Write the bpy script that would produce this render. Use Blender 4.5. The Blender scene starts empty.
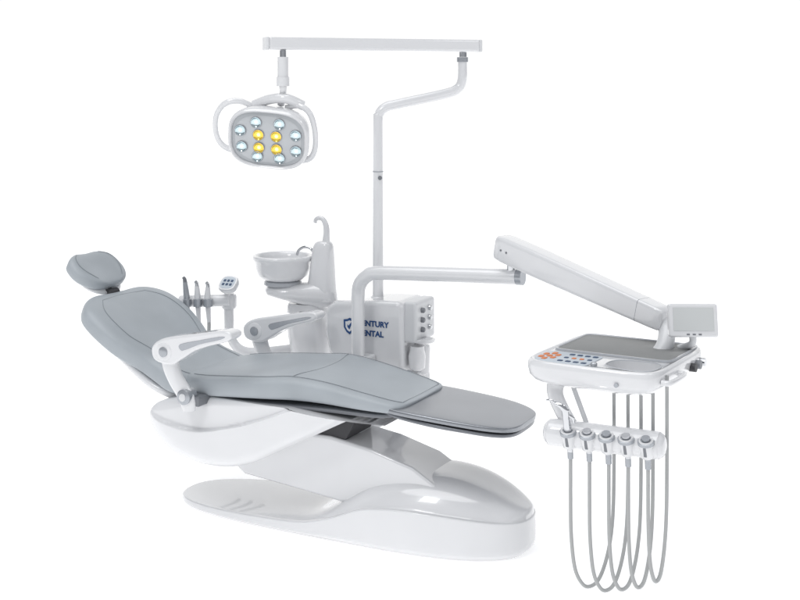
import bpy, bmesh, math
from mathutils import Vector, Matrix
V=Vector
scene=bpy.context.scene
# ---------------------------------------------------------------- camera
F=1250.0; CH=1.65; HY=90.0; CD=5.0
cam=bpy.data.cameras.new("camera"); camo=bpy.data.objects.new("camera",cam)
scene.collection.objects.link(camo); scene.camera=camo
camo.location=(0,-CD,CH); camo.rotation_euler=(math.radians(90),0,0)
cam.sensor_width=36; cam.lens=F/800*36; cam.shift_y=-(300-HY)/800.0; cam.clip_end=500
def P(px,py,D):   # survey point: photo coordinates + measured distance
    return V(((px-400)*D/F, D-CD, CH-(py-HY)*D/F))
TH=math.radians(26); L=V((math.cos(TH),-math.sin(TH),0)); W=V((math.sin(TH),math.cos(TH),0)); Z=V((0,0,1))
O=V((-.254,-.23,0))
def K(u,v,z): return O+L*u+W*v+Z*z
def C(px,py,v):
    d=V(((px-400)/F,1,-(py-HY)/F)); c=V((0,-CD,CH))
    t=(v-W.dot(c-O))/W.dot(d)
    return c+d*t
def uz(px,py,v):
    p=C(px,py,v)-O
    return p.dot(L),p.z
# ---------------------------------------------------------------- materials
def mat(name,col,rough=.4,metal=0,coat=0,bump=0,bscale=200,vary=0.0,emis=0,ecol=None,spec=.5):
    m=bpy.data.materials.new(name); m.use_nodes=True; nt=m.node_tree; b=nt.nodes["Principled BSDF"]
    b.inputs["Base Color"].default_value=(*col,1); b.inputs["Roughness"].default_value=rough
    b.inputs["Metallic"].default_value=metal; b.inputs["Coat Weight"].default_value=coat; b.inputs["Coat Roughness"].default_value=.05
    b.inputs["Specular IOR Level"].default_value=spec
    tc=nt.nodes.new("ShaderNodeTexCoord")
    n=nt.nodes.new("ShaderNodeTexNoise"); n.inputs["Scale"].default_value=bscale; n.inputs["Detail"].default_value=4
    nt.links.new(tc.outputs["Object"],n.inputs["Vector"])
    if vary>0:
        n2=nt.nodes.new("ShaderNodeTexNoise"); n2.inputs["Scale"].default_value=6
        nt.links.new(tc.outputs["Object"],n2.inputs["Vector"])
        r=nt.nodes.new("ShaderNodeValToRGB")
        r.color_ramp.elements[0].position=.3; r.color_ramp.elements[1].position=.7
        r.color_ramp.elements[0].color=(*[c*(1-vary) for c in col],1)
        r.color_ramp.elements[1].color=(*[min(1,c*(1+vary)) for c in col],1)
        nt.links.new(n2.outputs["Fac"],r.inputs["Fac"]); nt.links.new(r.outputs["Color"],b.inputs["Base Color"])
    if bump>0:
        bp=nt.nodes.new("ShaderNodeBump"); bp.inputs["Strength"].default_value=bump; bp.inputs["Distance"].default_value=.002
        nt.links.new(n.outputs["Fac"],bp.inputs["Height"]); nt.links.new(bp.outputs["Normal"],b.inputs["Normal"])
    if emis>0:
        b.inputs["Emission Color"].default_value=(*(ecol or col),1); b.inputs["Emission Strength"].default_value=emis
    return m
WHITE=mat("white_gloss_plastic",(.78,.785,.80),.2,coat=1,vary=.01)
WHITE2=mat("white_satin_plastic",(.72,.73,.745),.35,coat=.2,vary=.01)
SWOOSH=mat("light_grey_lacquer",(.50,.52,.55),.25,coat=.5)
SILV=mat("silver_paint",(.42,.44,.47),.25,metal=.5)
LEATH=mat("grey_leather",(.41,.445,.475),.42,bump=.35,bscale=420,vary=.05)
LEATHD=mat("grey_leather_seam",(.27,.295,.32),.6)
PU=mat("silver_grey_polyurethane",(.31,.325,.35),.27,metal=.7,bump=.06,bscale=300,vary=.04)
PUE=mat("dark_grey_edge",(.20,.21,.23),.3,metal=.5)
DARK=mat("dark_rubber",(.04,.04,.045),.5)
MID=mat("mid_grey_plastic",(.20,.21,.23),.4)
CHR=mat("chrome",(.66,.67,.69),.1,metal=1)
HOSE=mat("grey_silicone_hose",(.45,.46,.46),.3)
MAT_=mat("grey_silicone_mat",(.25,.255,.255),.55,bump=.3,bscale=300,vary=.04)
FACE=mat("lamp_face_silver",(.42,.44,.46),.3,metal=.4)
INSET=mat("face_inset_silver",(.52,.54,.56),.28,metal=.3)
LCLR=mat("clear_reflector",(.62,.74,.78),.10,metal=1)
LYEL=mat("yellow_reflector",(.98,.70,.12),.14,metal=.8,emis=.08,ecol=(1,.7,.1))
DOTC=mat("white_led",(.85,.93,.95),.2,emis=.45,ecol=(.9,1,1))
DOTY=mat("warm_led",(.98,.90,.55),.2,emis=.6,ecol=(1,.9,.5))
BLUE=mat("navy_print",(.015,.07,.22),.5)
BBTN=mat("blue_button",(.05,.09,.17),.5)
OBTN=mat("orange_button",(.75,.22,.06),.5)
PANEL=mat("panel_film",(.55,.61,.67),.35)
SCREEN=mat("screen_film",(.62,.64,.64),.25)
# ---------------------------------------------------------------- builders
ORG={}
def top(name,loc,label,cat):
    e=bpy.data.objects.new(name,None); scene.collection.objects.link(e); e.location=loc
    e.empty_display_size=.1; e["label"]=label; e["category"]=cat; ORG[e.name]=V(loc); return e
def mk(name,geos,m,parent=None,bevel=0,seg=3,sub=0,ang=40,cut=None):
    if isinstance(geos,tuple): geos=[geos]
    vs=[];fs=[]
    for v,f in geos:
        o=len(vs); vs+= [V(x) for x in v]; fs+=[tuple(i+o for i in q) for q in f]
    lo=V([min(v[i] for v in vs) for i in range(3)]); hi=V([max(v[i] for v in vs) for i in range(3)])
    c=(lo+hi)/2
    def mesh(vs,fs):
        me=bpy.data.meshes.new(name); me.from_pydata([v-c for v in vs],[],fs)
        bm=bmesh.new(); bm.from_mesh(me); bmesh.ops.remove_doubles(bm,verts=bm.verts,dist=1e-6)
        bmesh.ops.recalc_face_normals(bm,faces=bm.faces); bm.to_mesh(me); bm.free(); return me
    me=mesh(vs,fs)
    if cut:
        t1=bpy.data.objects.new("t1",me); t2=bpy.data.objects.new("t2",mesh([V(x) for x in cut[0]],cut[1]))
        scene.collection.objects.link(t1); scene.collection.objects.link(t2)
        bo=t1.modifiers.new("b","BOOLEAN"); bo.operation='DIFFERENCE'; bo.object=t2; bo.solver='EXACT'
        bpy.context.view_layer.update(); dg=bpy.context.evaluated_depsgraph_get()
        me=bpy.data.meshes.new_from_object(t1.evaluated_get(dg)); me.name=name
        bpy.data.objects.remove(t1); bpy.data.objects.remove(t2); me.materials.clear()
    for p in me.polygons: p.use_smooth=True
    if bevel==0 and sub==0: me.set_sharp_from_angle(angle=math.radians(ang))
    ob=bpy.data.objects.new(name,me); scene.collection.objects.link(ob); me.materials.append(m)
    ORG[ob.name]=c
    if parent: ob.parent=parent; ob.location=c-ORG[parent.name]
    else: ob.location=c
    if bevel:
        b=ob.modifiers.new("b","BEVEL"); b.width=bevel; b.segments=seg; b.limit_method='ANGLE'; b.angle_limit=math.radians(35); b.harden_normals=True
    return ob
def cat(pts,res=8):
    pts=[tuple(p) for p in pts]
    if len(pts)<3:
        a,b=pts; return [tuple(a[i]+(b[i]-a[i])*t/res for i in range(len(a))) for t in range(res+1)]
    out=[]; n=len(pts)
    for i in range(n-1):
        p1,p2=pts[i],pts[i+1]
        p0=pts[i-1] if i>0 else tuple(2*a-b for a,b in zip(p1,p2))
        p3=pts[i+2] if i+2<n else tuple(2*b-a for a,b in zip(p1,p2))
        for k in range(res):
            t=k/res
            out.append(tuple(.5*(2*b+(c-a)*t+(2*a-5*b+4*c-d)*t*t+(-a+3*b-3*c+d)*t**3) for a,b,c,d in zip(p0,p1,p2,p3)))
    out.append(pts[-1]); return out
def tube(pts,r,n=18,res=8,flat=None,smooth=True,cap=True):
    rs=r if isinstance(r,(list,tuple)) else [r]*len(pts)
    q=[(*p,rr) for p,rr in zip(pts,rs)]
    if smooth: q=cat(q,res)
    P3=[V(a[:3]) for a in q]; R=[a[3] for a in q]
    T=[]
    for i in range(len(P3)):
        a=P3[max(0,i-1)]; b=P3[min(len(P3)-1,i+1)]; T.append((b-a).normalized())
    ref=V((0,0,1)) if abs(T[0].z)<.9 else V((0,1,0))
    N=(ref-T[0]*ref.dot(T[0])).normalized()
    vs=[];fs=[]
    for i,(p,t,rr) in enumerate(zip(P3,T,R)):
        N=(N-t*N.dot(t)).normalized(); B=t.cross(N)
        for k in range(n):
            a=2*math.pi*k/n; o=(N*math.cos(a)+B*math.sin(a))*rr
            if flat: o=o+flat[0]*(o.dot(flat[0]))*(flat[1]-1)
            vs.append(p+o)
    m=len(P3)
    for i in range(m-1):
        for k in range(n):
            fs.append((i*n+k,i*n+(k+1)%n,(i+1)*n+(k+1)%n,(i+1)*n+k))
    if cap: fs.append(tuple(range(n))); fs.append(tuple((m-1)*n+k for k in range(n)))
    return vs,fs
def lathe(o,ax,prof,n=32,cap=True):
    ax=V(ax).normalized(); ref=V((0,0,1)) if abs(ax.z)<.9 else V((1,0,0))
    a=(ref-ax*ref.dot(ax)).normalized(); b=ax.cross(a); vs=[];fs=[]
    for r,h in prof:
        for k in range(n):
            t=2*math.pi*k/n; vs.append(V(o)+ax*h+(a*math.cos(t)+b*math.sin(t))*max(r,1e-5))
    for i in range(len(prof)-1):
        for k in range(n): fs.append((i*n+k,i*n+(k+1)%n,(i+1)*n+(k+1)%n,(i+1)*n+k))
    if cap and prof[0][0]>1e-4: fs.append(tuple(range(n)))
    if cap and prof[-1][0]>1e-4: fs.append(tuple((len(prof)-1)*n+k for k in range(n)))
    return vs,fs
def cyl(a,b,r,n=24):
    d=V(b)-V(a); return lathe(a,d,[(r,0),(r,d.length)],n)
def box(c,x,y,z):
    c=V(c); vs=[c+x*i+y*j+z*k for i in(-1,1) for j in(-1,1) for k in(-1,1)]
    return vs,[(0,1,3,2),(4,6,7,5),(0,4,5,1),(2,3,7,6),(0,2,6,4),(1,5,7,3)]
def ext(pts,vec):
    n=len(pts); vs=[V(p) for p in pts]+[V(p)+V(vec) for p in pts]
    return vs,[tuple(range(n)),tuple(range(2*n-1,n-1,-1))]+[(i,(i+1)%n,n+(i+1)%n,n+i) for i in range(n)]
def loft(rings,cap=True):
    n=len(rings[0]); vs=[p for r in rings for p in r]; fs=[]
    for i in range(len(rings)-1):
        for k in range(n): fs.append((i*n+k,i*n+(k+1)%n,(i+1)*n+(k+1)%n,(i+1)*n+k))
    if cap: fs.append(tuple(range(n))); fs.append(tuple((len(rings)-1)*n+k for k in range(n)))
    return vs,fs
def sgp(x,e): return math.copysign(abs(x)**e,x)
def closedcat(pts,res=6):
    n=len(pts); ext_=[pts[-1]]+list(pts)+[pts[0],pts[1]]
    out=cat(ext_,res); return out[res:res+n*res]
class Cushion:
    """stations: (u,z_top,thickness,half_width) in the chair frame"""
    def __init__(s,st,e=3.2,kw=7,kt=9,crown=.0,v0=0):
        s.c=cat(st,24); s.e=e; s.kw=kw; s.kt=kt; s.crown=crown; s.v0=v0
    def at(s,t):
        x=t*(len(s.c)-1); i=min(int(x),len(s.c)-2); f=x-i
        a=[p+(q-p)*f for p,q in zip(s.c[i],s.c[i+1])]
        j=max(0,i-6); k=min(len(s.c)-1,i+7)
        d=V((s.c[k][0]-s.c[j][0],0,s.c[k][1]-s.c[j][1])).normalized()
        n=V((-d.z,0,d.x)); 
        X=abs(2*t-1); fw=max(0,1-X**s.kw)**(1/s.kw); ft=max(0,1-X**s.kt)**(1/s.kt)
        return a,n,fw,ft
    def pt(s,t,q,side=1,off=0):
        a,n,fw,ft=s.at(t); th=a[2]/2
        h=th*ft*max(0,1-abs(q)**s.e)**(1/s.e)*side + off*side + (s.crown*ft*(q*q) if side>0 else 0)
        c=V((a[0],0,a[1]))-n*th+n*h
        return K(c.x,s.v0+q*a[3]*fw,c.z)
    def geo(s,m=46,n=44):
        rings=[]
        for i in range(m+1):
            t=.5-.5*math.cos(math.pi*i/m); t=min(max(t,.0004),.9996)
            a,nn,fw,ft=s.at(t); th=a[2]/2; r=[]
            for k in range(n):
                an=2*math.pi*k/n; q=sgp(math.cos(an),2/s.e); h=sgp(math.sin(an),2/s.e)*th*ft
                if math.sin(an)>0: h+=s.crown*ft*q*q*abs(math.sin(an))
                c=V((a[0],0,a[1]))-nn*th+nn*h
                r.append(K(c.x,s.v0+q*a[3]*fw,c.z))
            rings.append(r)
        return loft(rings)
    def seam(s,path,r=.0016,res=6):
        q=cat(path,10)
        return tube([s.pt(t,w) for t,w in q],r,n=6,smooth=False)
# ================================================================= DENTAL CHAIR
chair=top("dental_chair",K(.1,0,0),"reclined grey leather dental chair on white sculpted base","dental chair")
BV=.035
btab=cat([(-.75,.034,.035,.185),(-.50,.038,.040,.202),(-.25,.044,.048,.216),(-.04,.056,.068,.226),(.09,.090,.130,.230),(.22,.140,.214,.234),(.36,.158,.256,.236),(.50,.156,.262,.234),(.64,.146,.230,.228),(.81,.126,.146,.215)],12)
def interp(x):
    if x<=btab[0][0]: return btab[0][1:]
    for a,b in zip(btab,btab[1:]):
        if x<=b[0]:
            t=(x-a[0])/(b[0]-a[0]); return [p+(q-p)*t for p,q in zip(a[1:],b[1:])]
    return btab[-1][1:]
U0,U1=-.685,.790; UC=(U0+U1)/2; UA=(U1-U0)/2
def hwid(u):
    X=min(1,abs((u-UC)/UA)); k=5.0 if u<UC else 4.2
    return interp(u)[2]*max(0,1-X**k)**(1/2.4)
def ztop(u,v):
    ze,h,_=interp(u); hw=max(1e-4,hwid(u)); q=min(1,abs(v)/hw)
    s=max(0,1-(q/.93)**4.2) if q<.93 else 0
    return ze+(h-ze)*s
M=180; outl=[]
for i in range(M):
    a=2*math.pi*(i+.5)/M; c_=math.cos(a); u=min(max(UC+UA*c_,U0+.0002),U1-.0002)
    outl.append((u,hwid(u)*(1 if math.sin(a)>=0 else -1)))
nor=[]
for i in range(M):
    a=V((*outl[i-1],0)); b=V((*outl[(i+1)%M],0)); d=(b-a).normalized(); nor.append(V((d.y,-d.x,0)))
def KB(u,v,z): return K(u,v+BV,z)
rings=[]
for ins,f in [(.022,0),(.017,.0),(.009,.05),(.003,.13),(.0,.26),(-.001,.6),(0,.999)]:
    r=[]
    for (u,v),n in zip(outl,nor):
        ze=interp(u)[0]; r.append(KB(u-n.x*ins,v-n.y*ins,.002+(.005 if ins==.017 else 0)+(ze-.007)*f+(.006 if f>0 and f<.99 else 0)*(1-f)))
    rings.append(r)
for k in range(1,6):
    t=k/5*math.pi/2; rr=.005
    rings.append([KB(u-n.x*rr*(1-math.cos(t)),v-n.y*rr*(1-math.cos(t)),interp(u)[0]-rr+rr*math.sin(t)) for (u,v),n in zip(outl,nor)])
NR=38
for k in range(1,NR):
    s=1-(k/NR)**1.25; r=[]
    for (u,v),n in zip(outl,nor):
        u1,v1=u-n.x*.005,v-n.y*.005
        sp_u=min(max(u1,U0+.20),U1-.24)
        uu=sp_u+(u1-sp_u)*s; vv=v1*s
        r.append(KB(uu,vv,ztop(uu,vv)))
    rings.append(r)
rings.append([KB(min(max(u-n.x*.005,U0+.20),U1-.24),0,ztop(min(max(u-n.x*.005,U0+.20),U1-.24),0)) for (u,v),n in zip(outl,nor)])
vs=[p for r in rings for p in r]; fs=[]
for i in range(len(rings)-1):
    for k in range(M): fs.append((i*M+k,i*M+(k+1)%M,(i+1)*M+(k+1)%M,(i+1)*M+k))
fs.append(tuple(range(M)))
base=mk("base",(vs,fs),WHITE,chair,ang=75)
# --- lift arm
poly=[(232,462),(262,446),(298,432),(330,437),(372,450),(412,468),(440,490),(440,504),(378,503),(340,502),(300,490),(244,474)]
la=mk("lift_arm",ext([C(x,y,-.12) for x,y in poly],W*.25),WHITE,chair,bevel=.012,seg=4)
mk("arm_hinge",[ext([C(x,y,-.105) for x,y in [(262,446),(300,416),(346,408),(356,420),(346,440),(300,440),(270,452)]],W*.2)],DARK,chair,bevel=.005)
# --- seat shell
prof=[(205,396),(180,397),(160,401),(150,409),(149,420),(157,436),(173,452),(198,463),(226,467),(252,463),(282,450),(316,435),(346,422),(368,415),(376,409),(370,404),(340,398),(290,397),(240,397)]
sp=closedcat([uz(x,y,-.24) for x,y in prof],4)
cu=uz(250,424,-.24)[0]; cz=uz(250,424,-.24)[1]
def zlim(u):
    return .490 if u<-.05 else .490-.05*min(1,max(0,(u+.05)/.4))
def narrow(u): 
    t=max(0,min(1,(u-.0)/.45)); return 1-.35*t*t*(3-2*t)
cl=cat([uz(x,y,-.262) for x,y in [(140,410),(165,421),(195,429),(225,428),(260,420),(300,407),(340,398),(400,390)]],10)
def creasez(u):
    for a,b in zip(cl,cl[1:]):
        if a[0]<=u<=b[0]: return a[1]+(b[1]-a[1])*(u-a[0])/(b[0]-a[0])
    return cl[0][1] if u<cl[0][0] else cl[-1][1]
def side(u,z,sc):
    base_=.262-.030*max(0,(sc-.66)/.34)**2.6
    d=z-creasez(u)
    return base_+.016*max(0,min(1,(-d+.003)/.006))*(1-max(0,(sc-.86)/.14))*max(0,1+min(0,d)/.14)
rings=[]
scs=[.02,.08,.14,.20,.26,.32,.38,.44,.50,.55,.60,.65,.70,.75,.80,.84,.88,.92,.95,.975,.99,1.0]
spd=[]
for i in range(len(sp)):
    a=sp[i]; b=sp[(i+1)%len(sp)]; spd+=[a,((a[0]+b[0])/2,(a[1]+b[1])/2)]
for sg in (-1,1):
    rs=[]
    for sc in scs:
        r=[]
        for a,b in spd:
            u=cu+(a-cu)*sc; z=min(cz+(b-cz)*sc,zlim(u)); r.append(K(u,sg*side(u,z,sc)*narrow(u),z))
        rs.append(r)
    rings+= rs if sg<0 else rs[::-1]
shell=mk("seat_shell",loft(rings),WHITE,chair,ang=60)
# --- seat
S=Cushion([(-.56,.555,.07,.24),(-.44,.565,.085,.262),(-.30,.578,.09,.265),(-.16,.590,.095,.26),(-.05,.600,.10,.25),(.08,.588,.09,.235),(.22,.562,.07,.225),(.33,.540,.05,.215),(.39,.529,.04,.21)],e=4.2,kw=7,kt=9,crown=.008)
seat=mk("seat",S.geo(),LEATH,chair,ang=80)
for pth in ([(.06,-.84),(.3,-.87),(.5,-.87),(.75,-.85),(.95,-.82)],[(.06,.84),(.3,.87),(.5,.87),(.75,.85),(.95,.82)],[(.50,-.87),(.53,-.4),(.535,0),(.53,.4),(.50,.87)],[(.955,-.82),(.955,0),(.955,.82)]):
    mk("seam",S.seam(pth,.0011),LEATHD,seat)
mk("seat_board",Cushion([(-.5,.488,.02,.24),(-.2,.494,.02,.24),(.1,.497,.02,.22),(.34,.49,.02,.2)],e=5).geo(24,24),MID,chair,ang=50)
LR=Cushion([(.22,.530,.024,.21),(.36,.520,.024,.212),(.5,.510,.024,.208),(.65,.497,.022,.196),(.788,.480,.020,.172)],e=7,kw=4.2,kt=40)
lr=mk("leg_rest",LR.geo(),PU,chair,ang=60)
LE=Cushion([(.24,.508,.020,.200),(.5,.486,.020,.202),(.65,.474,.018,.190),(.781,.459,.016,.165)],e=5,kw=4.2,kt=20)
mk("leg_rest_edge",LE.geo(),PUE,lr,ang=60)
# --- backrest
B=Cushion([(-1.04,.812,.065,.240),(-.96,.776,.08,.280),(-.87,.722,.086,.288),(-.79,.665,.086,.272),(-.71,.614,.086,.232),(-.65,.583,.086,.228),(-.57,.553,.085,.246),(-.49,.538,.07,.252)],e=4.4,kw=6,kt=9,crown=.016)
back=mk("backrest",B.geo(64,48),LEATH,chair,ang=80)
for pth in ([(.08,-.56),(.2,-.72),(.38,-.76),(.52,-.72),(.7,-.76),(.95,-.74)],[(.08,.56),(.2,.72),(.38,.76),(.52,.72),(.7,.76),(.95,.74)],[(.08,-.56),(.055,0),(.08,.56)],[(.56,-.73),(.60,-.35),(.615,0),(.60,.35),(.56,.73)]):
    mk("seam",B.seam(pth,.0011),LEATHD,back)
bs=Cushion([(-1.0,.730,.03,.22),(-.85,.635,.035,.24),(-.7,.52,.04,.22),(-.55,.465,.05,.2)],e=4,kw=5)
mk("backrest_shell",bs.geo(30,28),WHITE,chair,ang=60)
# --- headrest
H=Cushion([(-1.205,.962,.045,.105),(-1.165,.943,.058,.138),(-1.11,.900,.060,.145),(-1.045,.850,.048,.12)],e=3.6,kw=3.6,kt=5,crown=.016)
hr=mk("headrest",H.geo(30,36),LEATH,chair,ang=80)
mk("seam",H.seam([(.12,-.66),(.5,-.80),(.88,-.66)],.0011),LEATHD,hr)
mk("seam",H.seam([(.12,.66),(.5,.80),(.88,.66)],.0011),LEATHD,hr)
hb=Cushion([(-1.19,.905,.02,.09),(-1.12,.855,.025,.11),(-1.055,.808,.02,.09)],e=3,kw=3,kt=4)
mk("headrest_back",hb.geo(20,24),WHITE,hr,ang=70)
mk("headrest_stem",[tube([K(-1.11,0,.855),K(-1.06,0,.80),K(-1.0,0,.76)],.012),tube([K(-1.06,-.03,.80),K(-1.06,.03,.80)],.02)],DARK,chair)
# --- armrests
for v in (-.315,.312):
    sg=1 if v>0 else -1; dz=0 if v<0 else -.030
    def A(px,py,dv=0):
        u,z=uz(px,py,-.315); return K(u,v+dv,z+dz)
    pr=[(157,349),(160,341.5),(170,336.5),(188,334),(208,331.5),(225,329.5),(234,330.5),(237,335.5),(231,340.5),(213,345),(199,350),(188,357),(176,363),(161,359)]
    q=closedcat([A(x,y,-.038) for x,y in pr],4)
    arm=mk("armrest",ext(q,W*.076),WHITE,chair,bevel=.015,seg=5)
    q=closedcat([A(x,y,-.0395) for x,y in [(186,342.5),(205,338.5),(225,335),(231,335.5),(224,338.5),(206,342.5),(193,347.5),(187,348.5)]],4)
    mk("arm_inlay",ext(q,W*.079),SILV,arm,bevel=.001)
    mk("arm_bracket",tube([A(170,350),A(171,365),A(176,379),A(183,391),A(188,402),A(189,411)],[.040,.037,.034,.034,.034,.027],flat=(W,.6)),WHITE,arm)
    mk("arm_hub",lathe(A(170,350,-.042),W,[(.024,0),(.034,.003),(.038,.010),(.038,.074),(.034,.081),(.024,.084)],36),WHITE,arm)
    mk("pivot_cap",lathe(A(170,350,-.0415),-W,[(.019,0),(.019,.004),(.015,.006),(0,.006)],32),SILV,arm)
    mk("bracket_joint",lathe(A(187,396,-.028),W,[(.023,0),(.029,.004),(.029,.052),(.023,.056)],32),SILV,arm)
    mk("pivot_cap",lathe(A(187,396,-.028),-W,[(.014,0),(.014,.004),(.011,.006),(0,.006)],32),WHITE2,arm)
    ux=uz(189,404,-.315)[0]
    mk("arm_mount",box(K(ux+.01,v-sg*.055,.484+dz*.3),L*.034,W*.055,Z*.018),MID,arm,bevel=.006)
# ================================================================= CUSPIDOR UNIT
VF=.44
unit=top("cuspidor_unit",K(.2,.58,.40),"white spittoon unit with ceramic bowl mounted beside the chair","dental spittoon unit")
bp=[(328,305),(324,311),(324,332),(328,352),(338,366),(356,377),(380,386),(396,386),(403,378),(403,309),(399,302),(380,301),(335,301)]
q=[uz(x,y,VF) for x,y in bp]
bb=mk("cabinet",ext([K(a,VF,b) for a,b in q],W*.23),WHITE,unit,bevel=.022,seg=5)
u1,zt=uz(403,301,VF)
pb=C(308,302,VF+.13)
def rr_(c,a,b,z,e=3.2,k=40): return [c+L*(a*sgp(math.cos(2*math.pi*i/k),2/e))+W*(b*sgp(math.sin(2*math.pi*i/k),2/e))+Z*z for i in range(k)]
mk("pedestal",loft([rr_(pb+L*.04,.07,.07,-.27),rr_(pb+L*.03,.085,.085,-.24),rr_(pb+L*.012,.088,.088,-.14),rr_(pb,.082,.085,-.05),rr_(pb+L*.005,.084,.085,-.012),rr_(pb+L*.005,.080,.08,.0)]),WHITE,unit,ang=60)
mk("side_module",box(K(u1+.022,VF+.11,zt-.090),L*.030,W*.095,Z*.085),WHITE2,unit,bevel=.014,seg=4)
for j in range(3):
    for i in range(2):
        o=K(u1+.051,VF+.07+.07*i,zt-.045-.040*j)
        mk("knob",lathe(o,L,[(.011,0),(.011,.011),(.008,.015),(0,.016)],20),MID if i==0 else CHR,unit)
mk("suction_filter",lathe(K(u1+.04,VF+.05,zt-.29),Z,[(.02,0),(.033,.01),(.036,.06),(.03,.085),(.03,.10)]),WHITE,unit)
mk("suction_filter",lathe(K(u1+.02,VF+.14,zt-.33),Z,[(.02,0),(.032,.01),(.036,.12),(.03,.14)]),WHITE,unit)
mk("filter_knob",lathe(K(u1+.03,VF-.01,zt-.30),-W+L*.4,[(.022,0),(.022,.015),(.018,.02),(0,.021)]),SILV,unit)
mk("cup_shelf",lathe(K(u1+.06,VF+.07,zt-.183),Z,[(.03,0),(.047,.01),(.050,.02),(.044,.022)]),WHITE,unit)
mk("mounting_bracket",[box(K(.05,.30,.36),L*.06,W*.30,Z*.032),box(K(.05,.58,.40),L*.065,W*.06,Z*.08)],WHITE2,unit,bevel=.012)
def text(body,size,o,m,name,par,right=L,up=Z,bold=.0):
    cu=bpy.data.curves.new("t","FONT"); cu.body=body; cu.size=size; cu.extrude=.0008; cu.offset=bold
    to=bpy.data.objects.new("t",cu); scene.collection.objects.link(to); bpy.context.view_layer.update()
    dg=bpy.context.evaluated_depsgraph_get(); me=bpy.data.meshes.new_from_object(to.evaluated_get(dg))
    nn=right.cross(up)
    vs=[V(o)+right*v.co.x+up*v.co.y+nn*v.co.z for v in me.vertices]; fs=[tuple(p.vertices) for p in me.polygons]
    bpy.data.objects.remove(to); return mk(name,(vs,fs),m,par)
def on(px,py,d=.0015): return C(px,py,VF)-W*d
text("CENTURY",.0325,on(357.2,325.0),BLUE,"lettering",unit,bold=.0010)
text("DENTAL",.0325,on(357.2,334.8),BLUE,"lettering",unit,bold=.0010)
def shield(cx,cy,s): return [(cx-s,cy-s*1.1),(cx-.4*s,cy-s*1.15),(cx,cy-s*1.35),(cx+.4*s,cy-s*1.15),(cx+s,cy-s*1.1),(cx+s*.95,cy+.2*s),(cx+.5*s,cy+s),(cx,cy+s*1.4),(cx-.5*s,cy+s),(cx-s*.95,cy+.2*s)]
SX=349.8
sh=mk("shield_emblem",ext([on(x,y) for x,y in shield(SX,325.8,6.0)],-W*.001),BLUE,unit)
mk("emblem_field",ext([on(x,y,.0028) for x,y in shield(SX,325.8,4.1)],-W*.0006),WHITE,sh)
mk("emblem_mark",ext([on(x+SX-348,y,.0036) for x,y in [(346,324),(347.2,325.5),(350,321.8),(350.6,323.3),(348,329.5),(346,326.5)]],-W*.0006),BLUE,sh)
# bowl
bc=C(283,256,VF+.08)
bowlprof=[(.062,-.108),(.092,-.098),(.110,-.080),(.119,-.050),(.123,-.022),(.130,-.016),(.133,-.006),(.132,.003),(.124,.006),(.117,.002),(.112,-.014),(.104,-.045),(.08,-.074),(.04,-.086),(0,-.088)]
bowl=mk("bowl",lathe(bc,Z,bowlprof,56),WHITE,unit,ang=70)
mk("bowl_collar",lathe(bc,Z,[(.074,-.104),(.082,-.110),(.084,-.122),(.074,-.130)],40),SWOOSH,bowl)
tp=C(322,300,VF+.12)
hs=[]
a0=bc+Z*(-.146); a1=V((tp.x,tp.y,tp.z+.026))
for t,a,b,h in [(-.38,.02,.045,.014),(-.26,.0,.078,.024),(.1,0,.092,.034),(.35,0,.082,.042),(.7,0,.074,.052),(1,0,.066,.058),(1.22,0,.056,.046),(1.34,0,.03,.02)]:
    c=a0.lerp(a1,t); d=(a1-a0).normalized(); sd=Z.cross(d).normalized()
    hs.append([c+sd*(b*sgp(math.cos(2*math.pi*k/28),.8))+Z*(h*sgp(math.sin(2*math.pi*k/28),.8)-.006) for k in range(28)])
mk("bowl_housing",loft(hs),WHITE,unit,ang=60)
rings=[]
for z,a,b,dx in cat([(0,.070,.058,-.006),(.04,.062,.054,-.003),(.09,.056,.049,.0),(.15,.051,.043,.003),(.20,.047,.038,.005),(.235,.042,.033,.007),(.252,.032,.026,.009),(.258,.016,.013,.010)],4):
    rings.append([tp+L*(dx+a*sgp(math.cos(t),.65))+W*(b*sgp(math.sin(t),.65))+Z*z for t in [2*math.pi*k/28 for k in range(28)]])
tower=mk("faucet_tower",loft(rings),WHITE,unit,ang=60)
def T_(px,py): return C(px,py,VF+.12)
mk("cup_filler_spout",tube([T_(326,244),T_(326.5,234),T_(326,226),T_(323.5,220),T_(319.5,218),T_(316,219.5),T_(315,222.5)],[.018,.015,.013,.011,.010,.009,.008]),WHITE,tower)
mk("bowl_rinse_tube",tube([T_(316,262),T_(312,250),T_(305,247),T_(299,250),T_(297,255)],.006),CHR,tower)
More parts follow.
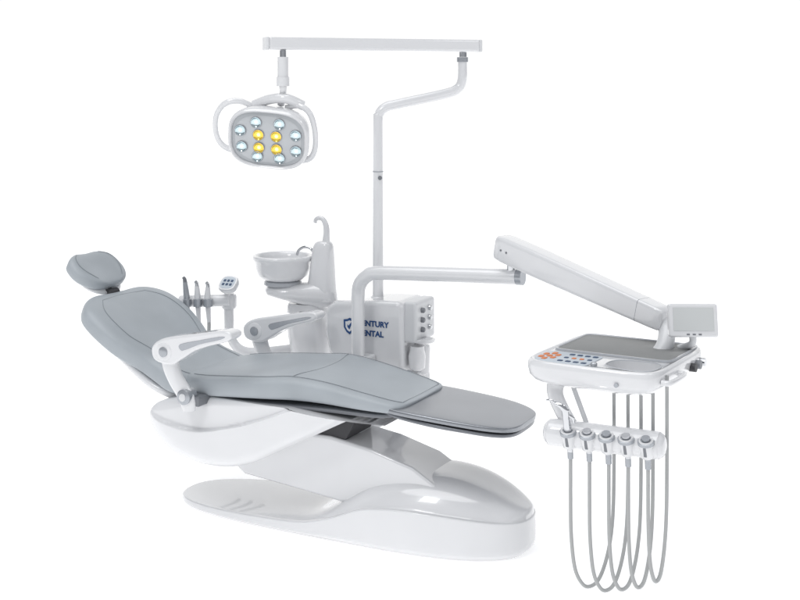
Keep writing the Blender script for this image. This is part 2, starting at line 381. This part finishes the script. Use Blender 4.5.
# ================================================================= ASSISTANT HOLDER
asst=top("assistant_instrument_holder",P(229,335,5.45),"white holder with suction handpieces behind the backrest","dental instrument holder")
DA=5.45
mk("post",[tube([P(229,293,DA),P(229,318,DA),P(231,338,DA),P(246,352,DA-.0),P(285,350,DA+.03),P(310,345,DA+.05)],[.022,.022,.020,.022,.022,.022])],WHITE,asst)
hb_=mk("holder_bar",[tube([P(181,301,DA+.05),P(200,301,DA+.02),P(231,300,DA-.02)],[.028,.030,.030],flat=(Z,.9)),lathe(P(229,308,DA),Z,[(.03,0),(.034,.01),(.034,.05),(.03,.06)])],WHITE,asst)
for i,(x,tx,ty) in enumerate([(187,185,282),(198,197,286),(208,208,287)]):
    d=DA+.03-.015*i-.035
    mk("holder_ring",lathe(P(x,304,d),Z,[(.016,-.012),(.020,-.01),(.020,.022),(.016,.024)],24),SILV,hb_)
    hp=mk("suction_handpiece",tube([P(x+1,322,d),P(x,306,d),P(x-.5,296,d),P(tx,ty,d)],[.009,.012,.014,.010]),WHITE if i else SILV,asst)
    mk("nozzle",tube([P(tx,ty,d),P(tx-.5,ty-3,d),P(tx-2,ty-5,d)],[.009,.008,.006]),[MID,CHR,CHR][i],hp)
    mk("suction_hose",tube([P(x+1,322,d),P(x+2,345,d),P(x+14,372,d+.1),P(x+50,385,d+.3)],.008),HOSE,asst)
pn=V((-.45,-1,1.2)).normalized(); pr_=V((1,-.45,0)).normalized(); pu=pn.cross(pr_)
if pu.z<0: pu=-pu
pc=P(228,283,DA-.05)
def pads(a,b,n,e=3,k=40): return [pc+pr_*(a*sgp(math.cos(2*math.pi*i/k),2/e))+pu*(b*sgp(math.sin(2*math.pi*i/k),2/e))+pn*n for i in range(k)]
cp=mk("control_pad",loft([pads(.026,.026,-.034),pads(.040,.038,-.024),pads(.043,.041,-.004),pads(.040,.038,.002)]),WHITE,asst)
mk("pad_face",loft([pads(.034,.032,.0015),pads(.033,.031,.0032)]),PANEL,cp)
for i in range(3):
    for j in range(2):
        c=pc+pr_*(-.018+.018*i)+pu*(-.010+.020*j)+pn*.004
        mk("pad_button",box(c,pr_*.0055,pu*.0055,pn*.001),BBTN,cp)
# ================================================================= LAMP
DP=5.32; DL=4.98
lamp=top("dental_lamp",P(378,300,DP),"white LED operating lamp hanging from jointed pole arm","dental lamp")
pole=mk("pole",[tube([P(378,302,DP),P(378,200,DP),P(378,124,DP),P(379,114,DP),P(386,107,DP),P(400,103.5,DP),P(444,94,DP),P(457,89,DP),P(462,80,DP),P(462.5,60,DP)],[.0235,.022,.021,.021,.021,.021,.021,.021,.020,.019]),
  lathe(P(378,303,DP),Z,[(.036,0),(.036,.02),(.028,.03)])],WHITE,lamp)
mk("pole_joint",cyl(P(378,172,DP),P(378,171,DP),.0232),SILV,pole)
mk("pole_joint",lathe(P(462.5,62,DP),Z,[(.024,0),(.024,.02)]),SILV,pole)
mk("pole_button",cyl(P(380,178,DP-.02),P(380,178,DP-.026),.009),MID,pole)
a=P(477,46,DP-.01); b=P(267,46.5,DL); b.z=a.z-.002
d=(b-a).normalized(); s=Z.cross(d).normalized()
sa=mk("swing_arm",box((a+b)/2,d*((b-a).length/2),s*.035,Z*.0255),WHITE,lamp,bevel=.010,seg=4)
for e_,sg in ((a,-1),(b,1)): mk("arm_end_cap",box(e_+d*.004*sg,d*.006,s*.0355,Z*.026),WHITE2,sa,bevel=.005)
mk("swing_joint",cyl(P(463,57,DP-.01),P(463,49,DP-.01),.016),CHR,lamp)
mk("swing_joint",cyl(P(283,60,DL),P(283,50,DL),.013),CHR,lamp)
mk("drop_rod",[tube([P(283,57,DL),P(283,75,DL),P(283,86,DL)],[.022,.022,.024]),tube([P(283,84,DL),P(283,92,DL+.01),P(281,104,DL+.05)],[.017,.014,.016]),
  tube([P(283,86,DL),P(283,77,DL)],.026)],WHITE,lamp)
hc=P(268,139,DL-.02); nn=V((-.20,-1,-.30)).normalized(); ra=V((1,-.10,-.07)); ra=(ra-nn*ra.dot(nn)).normalized(); rb=ra.cross(nn)*-1
if rb.z<0: rb=-rb
S_=DL/F
def Hh(x,y,n=0): return hc+ra*((x-268)*S_*1.05)+rb*((138-y)*S_*1.03)+nn*n
def sring(hx,hy,n,e=3.0,cx=268,cy=138,k=56): return [Hh(cx+hx*sgp(math.cos(2*math.pi*i/k),2/e),cy-hy*sgp(math.sin(2*math.pi*i/k),2/e),n) for i in range(k)]
head=mk("lamp_head",loft([sring(18,15,-.15,2.2),sring(26,21,-.135,2.4),sring(33,26,-.10,2.8),sring(38,29.5,-.05),sring(39.5,30.5,-.01),sring(39,30,.006),sring(37.5,28.5,.012),sring(36,27,.008),sring(35.5,26.5,-.004)]),WHITE,lamp,ang=60)
mk("lamp_face",loft([sring(36.2,27.2,-.006),sring(36,27,.002),sring(35.5,26.6,.003)]),FACE,head)
mk("face_trim",loft([sring(32.5,24,.0028,2.8),sring(31.5,23,.0048,2.8)]),INSET,head)
LS=1.08
for (x,y,c) in [(241.0,131,0),(256.5,121,0),(279.5,121,0),(295.5,131,0),(242.5,148,0),(258,157,0),(280,157,0),(296,147.5,0),(259,134,1),(276.5,134,1),(259.5,147.5,1),(277,147.5,1)]:
    y=138+(y-138)*.97
    ln=mk("lamp_lens",lathe(Hh(x,y,.004),nn,[(r_*LS,h_) for r_,h_ in [(.0203,0),(.0203,.0065),(.0190,.0068),(.0170,.0045),(.0125,.0022),(.006,.0009),(0,.0007)]],28),LYEL if c else LCLR,head)
    mk("led_chip",lathe(Hh(x,y,.0046),nn,[(.0080,0),(.0065,.0020),(.004,.0030),(0,.0034)],16),DOTY if c else DOTC,ln)
    mk("lens_ring",lathe(Hh(x,y,.0040),nn,[(r_*LS,h_) for r_,h_ in [(.0204,0),(.0220,0),(.0217,.0065),(.0208,.0076),(.0198,.0070)]],28,cap=False),SILV,ln)
mk("handle",tube([Hh(248,113,-.08),Hh(234,108,-.07),Hh(221,111,-.06),Hh(213,123,-.05),Hh(213,140,-.04),Hh(220,153,-.04),Hh(236,160,-.05)],[.011,.012,.012,.011,.011,.012,.012],flat=(nn,.8)),WHITE,head)
mk("handle",tube([Hh(280,111,-.08),Hh(293,107,-.07),Hh(304,112,-.06),Hh(310,126,-.05),Hh(312,143,-.04),Hh(308,156,-.04),Hh(297,162,-.05)],[.011,.012,.012,.011,.011,.012,.012],flat=(nn,.8)),WHITE,head)
mk("lamp_yoke",tube([Hh(248,112,-.09),Hh(264,104,-.08),Hh(281,101,-.07),Hh(296,108,-.09)],.02),WHITE,head)
# ================================================================= DELIVERY UNIT
du=top("dental_delivery_unit",P(358,356,5.12),"white instrument tray on swing arm with hanging hoses","dental instrument tray")
mk("support_tube",tube([P(358,360,5.14),P(358,320,5.14),P(358,296,5.14),P(360,284,5.13),P(367,276,5.11),P(378,273,5.09),P(430,274,5.0),P(517,277,4.85)],[.0275,.0275,.0275,.028,.028,.0285,.0295,.030],n=28),WHITE,du)
mk("tube_cap",cyl(P(517,277,4.85),P(523,277.3,4.838),.0305),SILV,du)
mk("tube_mount",box(P(360,362,5.16),L*.05,W*.05,Z*.03),WHITE2,du,bevel=.01)
mk("elbow_pivot",[cyl(P(511,273,4.86),P(511,258,4.86),.016)],CHR,du)
A0=P(503,247,4.86); A1=P(664,319,4.28)
d=(A1-A0).normalized(); s=d.cross(Z).normalized(); n_=s.cross(d)
def sec(c,w,h,m=32,e=7): return [c+s*(w*sgp(math.cos(2*math.pi*k/m),2/e))+n_*(h*sgp(math.sin(2*math.pi*k/m),2/e)) for k in range(m)]
Ln=(A1-A0).length
ba=mk("balance_arm",loft([sec(A0-d*.012,.036,.040),sec(A0-d*.004,.041,.047),sec(A0+d*.03,.042,.050),sec(A0+d*.2,.042,.050),sec(A0+d*(Ln*.7),.040,.044),sec(A1-d*.03,.039,.040),sec(A1,.038,.038),sec(A1+d*.01,.030,.030)]),WHITE,du,ang=50)
for t in (.03,.06): mk("arm_screw",cyl(A0+d*(t+.0)+s*.036,A0+d*t+s*.0445,.004),MID,ba)
mk("arm_seam",loft([sec(A0+d*(Ln*.88),.0400,.0415),sec(A0+d*(Ln*.882),.0400,.0415)]),SILV,ba)
a_=V((math.cos(math.radians(31)),-math.sin(math.radians(31)),0)); b_=V((-a_.y,a_.x,0))
TC=V((.72,4.15-CD,0)); TZ=.775
def T(a,b,z=0): return TC+a_*a+b_*b+Z*(TZ+z)
mk("tray_neck",[tube([A1-d*.02,A1+d*.01-Z*.03,T(.11,.16,.0)+Z*.01,T(.09,.13,-.03)],[.026,.028,.03,.03])],WHITE2,du)
ha,hb=.228,.262
def trr(sa,sb,z,e=7,k=64,sk=0): return [T(-.002+sa*sgp(math.cos(2*math.pi*i/k),2/e),sb*sgp(math.sin(2*math.pi*i/k),2/e),z) for i in range(k)]
def recess(r,z,k=40):
    out=[]
    for i in range(k):
        t=2*math.pi*i/k; x=sgp(math.cos(t),.7); y=sgp(math.sin(t),.7)
        out.append(T(.112+(.082-r)*x,-.152+(.068-r)*y*(1+.14*x),z))
    return out
tray=mk("tray",loft([trr(.15,.18,-.078),trr(.19,.225,-.075),trr(.212,.246,-.062),trr(ha-.002,hb-.002,-.044),trr(ha+.002,hb+.002,-.022),trr(ha+.001,hb+.001,-.004),trr(ha-.003,hb-.003,.003),trr(ha-.008,hb-.008,.005),trr(ha-.014,hb-.014,.004),trr(ha-.018,hb-.018,.0005)]),WHITE,du,ang=50,
  cut=loft([recess(.014,-.066),recess(.005,-.062),recess(.001,-.02),recess(0,.02)]))
def trect(a0,a1,b0,b1,z0,z1,e=8,k=48):
    ca,cb=(a0+a1)/2,(b0+b1)/2; sa,sb=(a1-a0)/2,(b1-b0)/2
    f=lambda z,r:[T(ca+(sa-r)*sgp(math.cos(2*math.pi*i/k),2/e),cb+(sb-r)*sgp(math.sin(2*math.pi*i/k),2/e),z) for i in range(k)]
    return loft([f(z0,0),f(z1,0),f(z1+.0008,.0015)])
mk("recess_rim",loft([recess(-.005,.0008),recess(-.003,.003),recess(-.001,.0032),recess(.0,.0)],cap=False),SWOOSH,tray,ang=60)
mt=mk("instrument_mat",trect(-.204,.203,-.058,.243,.0,.004,e=12),MAT_,tray)
def frame(a0,a1,b0,b1,e=12,k=64):
    ca,cb=(a0+a1)/2,(b0+b1)/2; sa,sb=(a1-a0)/2,(b1-b0)/2
    f=lambda z,r:[T(ca+(sa-r)*sgp(math.cos(2*math.pi*i/k),2/e),cb+(sb-r)*sgp(math.sin(2*math.pi*i/k),2/e),z) for i in range(k)]
    return loft([f(.001,-.003),f(.008,-.002),f(.008,.003),f(.005,.005)],cap=False)
mk("mat_rim",frame(-.204,.203,-.058,.243),SWOOSH,mt,ang=60)
pan=mk("control_panel",trect(-.206,-.012,-.238,-.078,.0,.0022,e=10),PANEL,tray,ang=30)
bt=lambda a,b,w,h,m:mk("button",trect(a-w,a+w,b-h,b+h,.0028,.0042,e=4,k=16),m,pan)
for (a,b) in [(-.172,-.157),(-.172,-.114),(-.172,-.200),(-.151,-.136),(-.151,-.178),(-.193,-.136),(-.193,-.178)]: bt(a,b,.0085,.0130,OBTN)
for i in range(4):
    bt(-.113+.027*i,-.106,.0090,.0085,BBTN); bt(-.113+.027*i,-.208,.0090,.0085,BBTN)
    bt(-.113+.027*i,-.157,.0075,.0075,OBTN if i in(1,2) else BBTN)
mk("front_knob",lathe(T(.010,-.225,.003),Z,[(.011,0),(.011,.008),(.008,.011),(0,.011)],20),SILV,tray)
mk("tray_handle",tube([T(ha-.005,-.20,-.03),T(ha+.022,-.19,-.03),T(ha+.022,-.06,-.03),T(ha-.005,-.05,-.03)],.009),WHITE,tray)
for i in range(3): mk("air_coupling",cyl(T(ha-.01,.08+.05*i,-.035),T(ha+.016,.08+.05*i,-.035),.014),[DARK,MID,CHR][i],tray)
mk("front_fitting",cyl(T(.10,-hb+.01,-.040),T(.10,-hb-.006,-.040),.007),SILV,tray)
# display
mc=P(692.5,320.5,4.18); mn=V((.03,-1,.22)).normalized(); mr=V((1,.12,-.03)); mr=(mr-mn*mr.dot(mn)).normalized(); mu=mn.cross(mr)
if mu.z<0: mu=-mu
disp=mk("display",box(mc,mr*.083,mn*.014,mu*.055),WHITE,du,bevel=.008)
mk("display_screen",box(mc+mn*.0148+mu*.004,mr*.068,mn*.0015,mu*.038),SCREEN,disp,bevel=.001)
for i in range(3): mk("display_key",box(mc+mn*.0145-mu*.0465+mr*(.02*i-.02),mr*.005,mn*.001,mu*.0025),MID,disp)
mk("display_stand",tube([mc-mu*.04-mn*.01,mc-mu*.075-mn*.02,T(.15,.19,.0)],.012),WHITE2,du)
# instrument holder
B0=P(553,432,4.02); B1=P(657,446,3.87); B1.z=B0.z
bd=(B1-B0).normalized(); bf=bd.cross(Z).normalized()
if bf.y>0: bf=-bf
hold=mk("handpiece_holder",[tube([B0-bd*.028,B0-bd*.024,B0-bd*.012,B0+bd*.01,B0.lerp(B1,.5),B1-bd*.01,B1+bd*.012,B1+bd*.024,B1+bd*.028],[.012,.028,.039,.043,.043,.043,.039,.028,.012],res=4,n=28)],WHITE,du,ang=80)
mk("holder_post",tube([T(-.135,-.17,-.05),T(-.14,-.18,-.12),B0+bd*.075-bf*.0+Z*.0],[.034,.027,.027],flat=(bf,.6)),WHITE,du)
mk("signal_cable",tube([T(-.11,-.14,-.06),B0+bd*.12-bf*.02],.008),WHITE2,du)
Lb=(B1-B0).length
bx=[(614,388),(628,390),(641,391),(653,391),(667,385)]
by=[586,590,589,587,581]
for i in range(5):
    h=B0+bd*(Lb*(.19+.185*i))+bf*.034
    up=(Z*1+bf*.35).normalized()
    cp_=mk("holder_cup",[lathe(h-up*.036,up,[(.018,0),(.022,.005),(.0245,.058),(.0220,.064),(.017,.062),(.014,.03)],28)],WHITE,hold,ang=60)
    mk("cup_ring",lathe(h+up*.012,up,[(.0240,0),(.0265,.001),(.0265,.011),(.0240,.012)],28),SILV,cp_)
    mk("cup_slot",box(h+bf*.0195-up*.012,bd*.005,bf*.006,up*.018),MID,cp_,bevel=.002)
    if i==0:
        sy=mk("air_water_syringe",[tube([h-up*.05,h,h+up*.035,h+up*.085],[.011,.012,.013,.011]),tube([h+up*.07,h+up*.097,h+up*.112-bd*.012,h+up*.118-bd*.03],[.0125,.013,.010,.006]),tube([h+up*.085,h+up*.075+bd*.02,h+up*.055+bd*.024],[.006,.006,.004])],CHR,du)
        mk("syringe_nozzle",tube([h+up*.112-bd*.02,h+up*.128-bd*.04,h+up*.128-bd*.06],[.005,.004,.003]),CHR,sy)
    else:
        mk("handpiece_coupling",tube([h-up*.06,h-up*.02,h+up*.034],[.009,.012,.0135]),CHR if i%2 else SILV,du)
    s0=h-up*.055
    tx,ty=bx[i]; e0=P(tx,ty,4.03-.035*i)
    mid=s0.lerp(e0,.5); zb=CH-(by[i]-HY)*(mid.y+CD)/F
    def mix(f,z): p=s0.lerp(e0,f); p.z=z; return p
    pts=[s0,mix(.0,s0.z-.10),mix(.0,zb+.30),mix(.015,zb+.17),mix(.10,zb+.065),mix(.27,zb+.012),mix(.45,zb),mix(.66,zb+.022),mix(.85,zb+.095),mix(.965,zb+.20),mix(1,zb+.36),V((e0.x,e0.y,e0.z)),e0+Z*.03]
    mk("hose",tube(pts,.0060,n=12,res=8),HOSE,du)
    mk("strain_relief",cyl(s0+up*.012,s0-Z*.02,.0095),SILV,du)
# ================================================================= FLOOR, WORLD, LIGHT
fm=mat("white_glowing_floor",(.90,.90,.90),.95,vary=.003,emis=.44,ecol=(1,1,1),spec=.0)  # emission added to the floor keeps it pure white and washes out shadows
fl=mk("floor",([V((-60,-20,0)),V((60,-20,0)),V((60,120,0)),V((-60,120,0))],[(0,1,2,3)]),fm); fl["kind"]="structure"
w=bpy.data.worlds.new("World"); scene.world=w; w.use_nodes=True; nt=w.node_tree; bg=nt.nodes["Background"]
tc=nt.nodes.new("ShaderNodeTexCoord"); sx=nt.nodes.new("ShaderNodeSeparateXYZ"); mr_=nt.nodes.new("ShaderNodeMapRange"); cr=nt.nodes.new("ShaderNodeValToRGB")
nt.links.new(tc.outputs["Generated"],sx.inputs[0]); nt.links.new(sx.outputs["Y"],mr_.inputs["Value"])
mr_.inputs["From Min"].default_value=-1; mr_.inputs["From Max"].default_value=1
nt.links.new(mr_.outputs[0],cr.inputs["Fac"]); nt.links.new(cr.outputs[0],bg.inputs["Color"])
el=cr.color_ramp.elements; el[0].position=.0; el[0].color=(.42,.43,.45,1); el[1].position=.88; el[1].color=(1,1,1,1)
e=el.new(.35); e.color=(.28,.29,.31,1)
e=el.new(.76); e.color=(.16,.17,.19,1)
bg.inputs["Strength"].default_value=1.03
def area(loc,tgt,size,en,name):
    l=bpy.data.lights.new(name,"AREA"); l.size=size; l.energy=en; o=bpy.data.objects.new(name,l); scene.collection.objects.link(o)
    o.location=loc; o.rotation_euler=(V(tgt)-V(loc)).to_track_quat('-Z','Y').to_euler()
area((-2.2,-3.0,3.8),(0,0,.6),.8,28,"key_softbox")
area((2.2,-1.2,3.4),(.3,0,.4),.5,8,"rim_softbox")
l=bpy.data.lights.new("overhead_light","SUN"); l.energy=1.5; l.angle=math.radians(50); o=bpy.data.objects.new("overhead_light",l); scene.collection.objects.link(o)
o.location=(0,0,4); o.rotation_euler=(math.radians(8),math.radians(-12),0)
scene.view_settings.view_transform='Standard'; scene.view_settings.look='None'; scene.view_settings.exposure=0
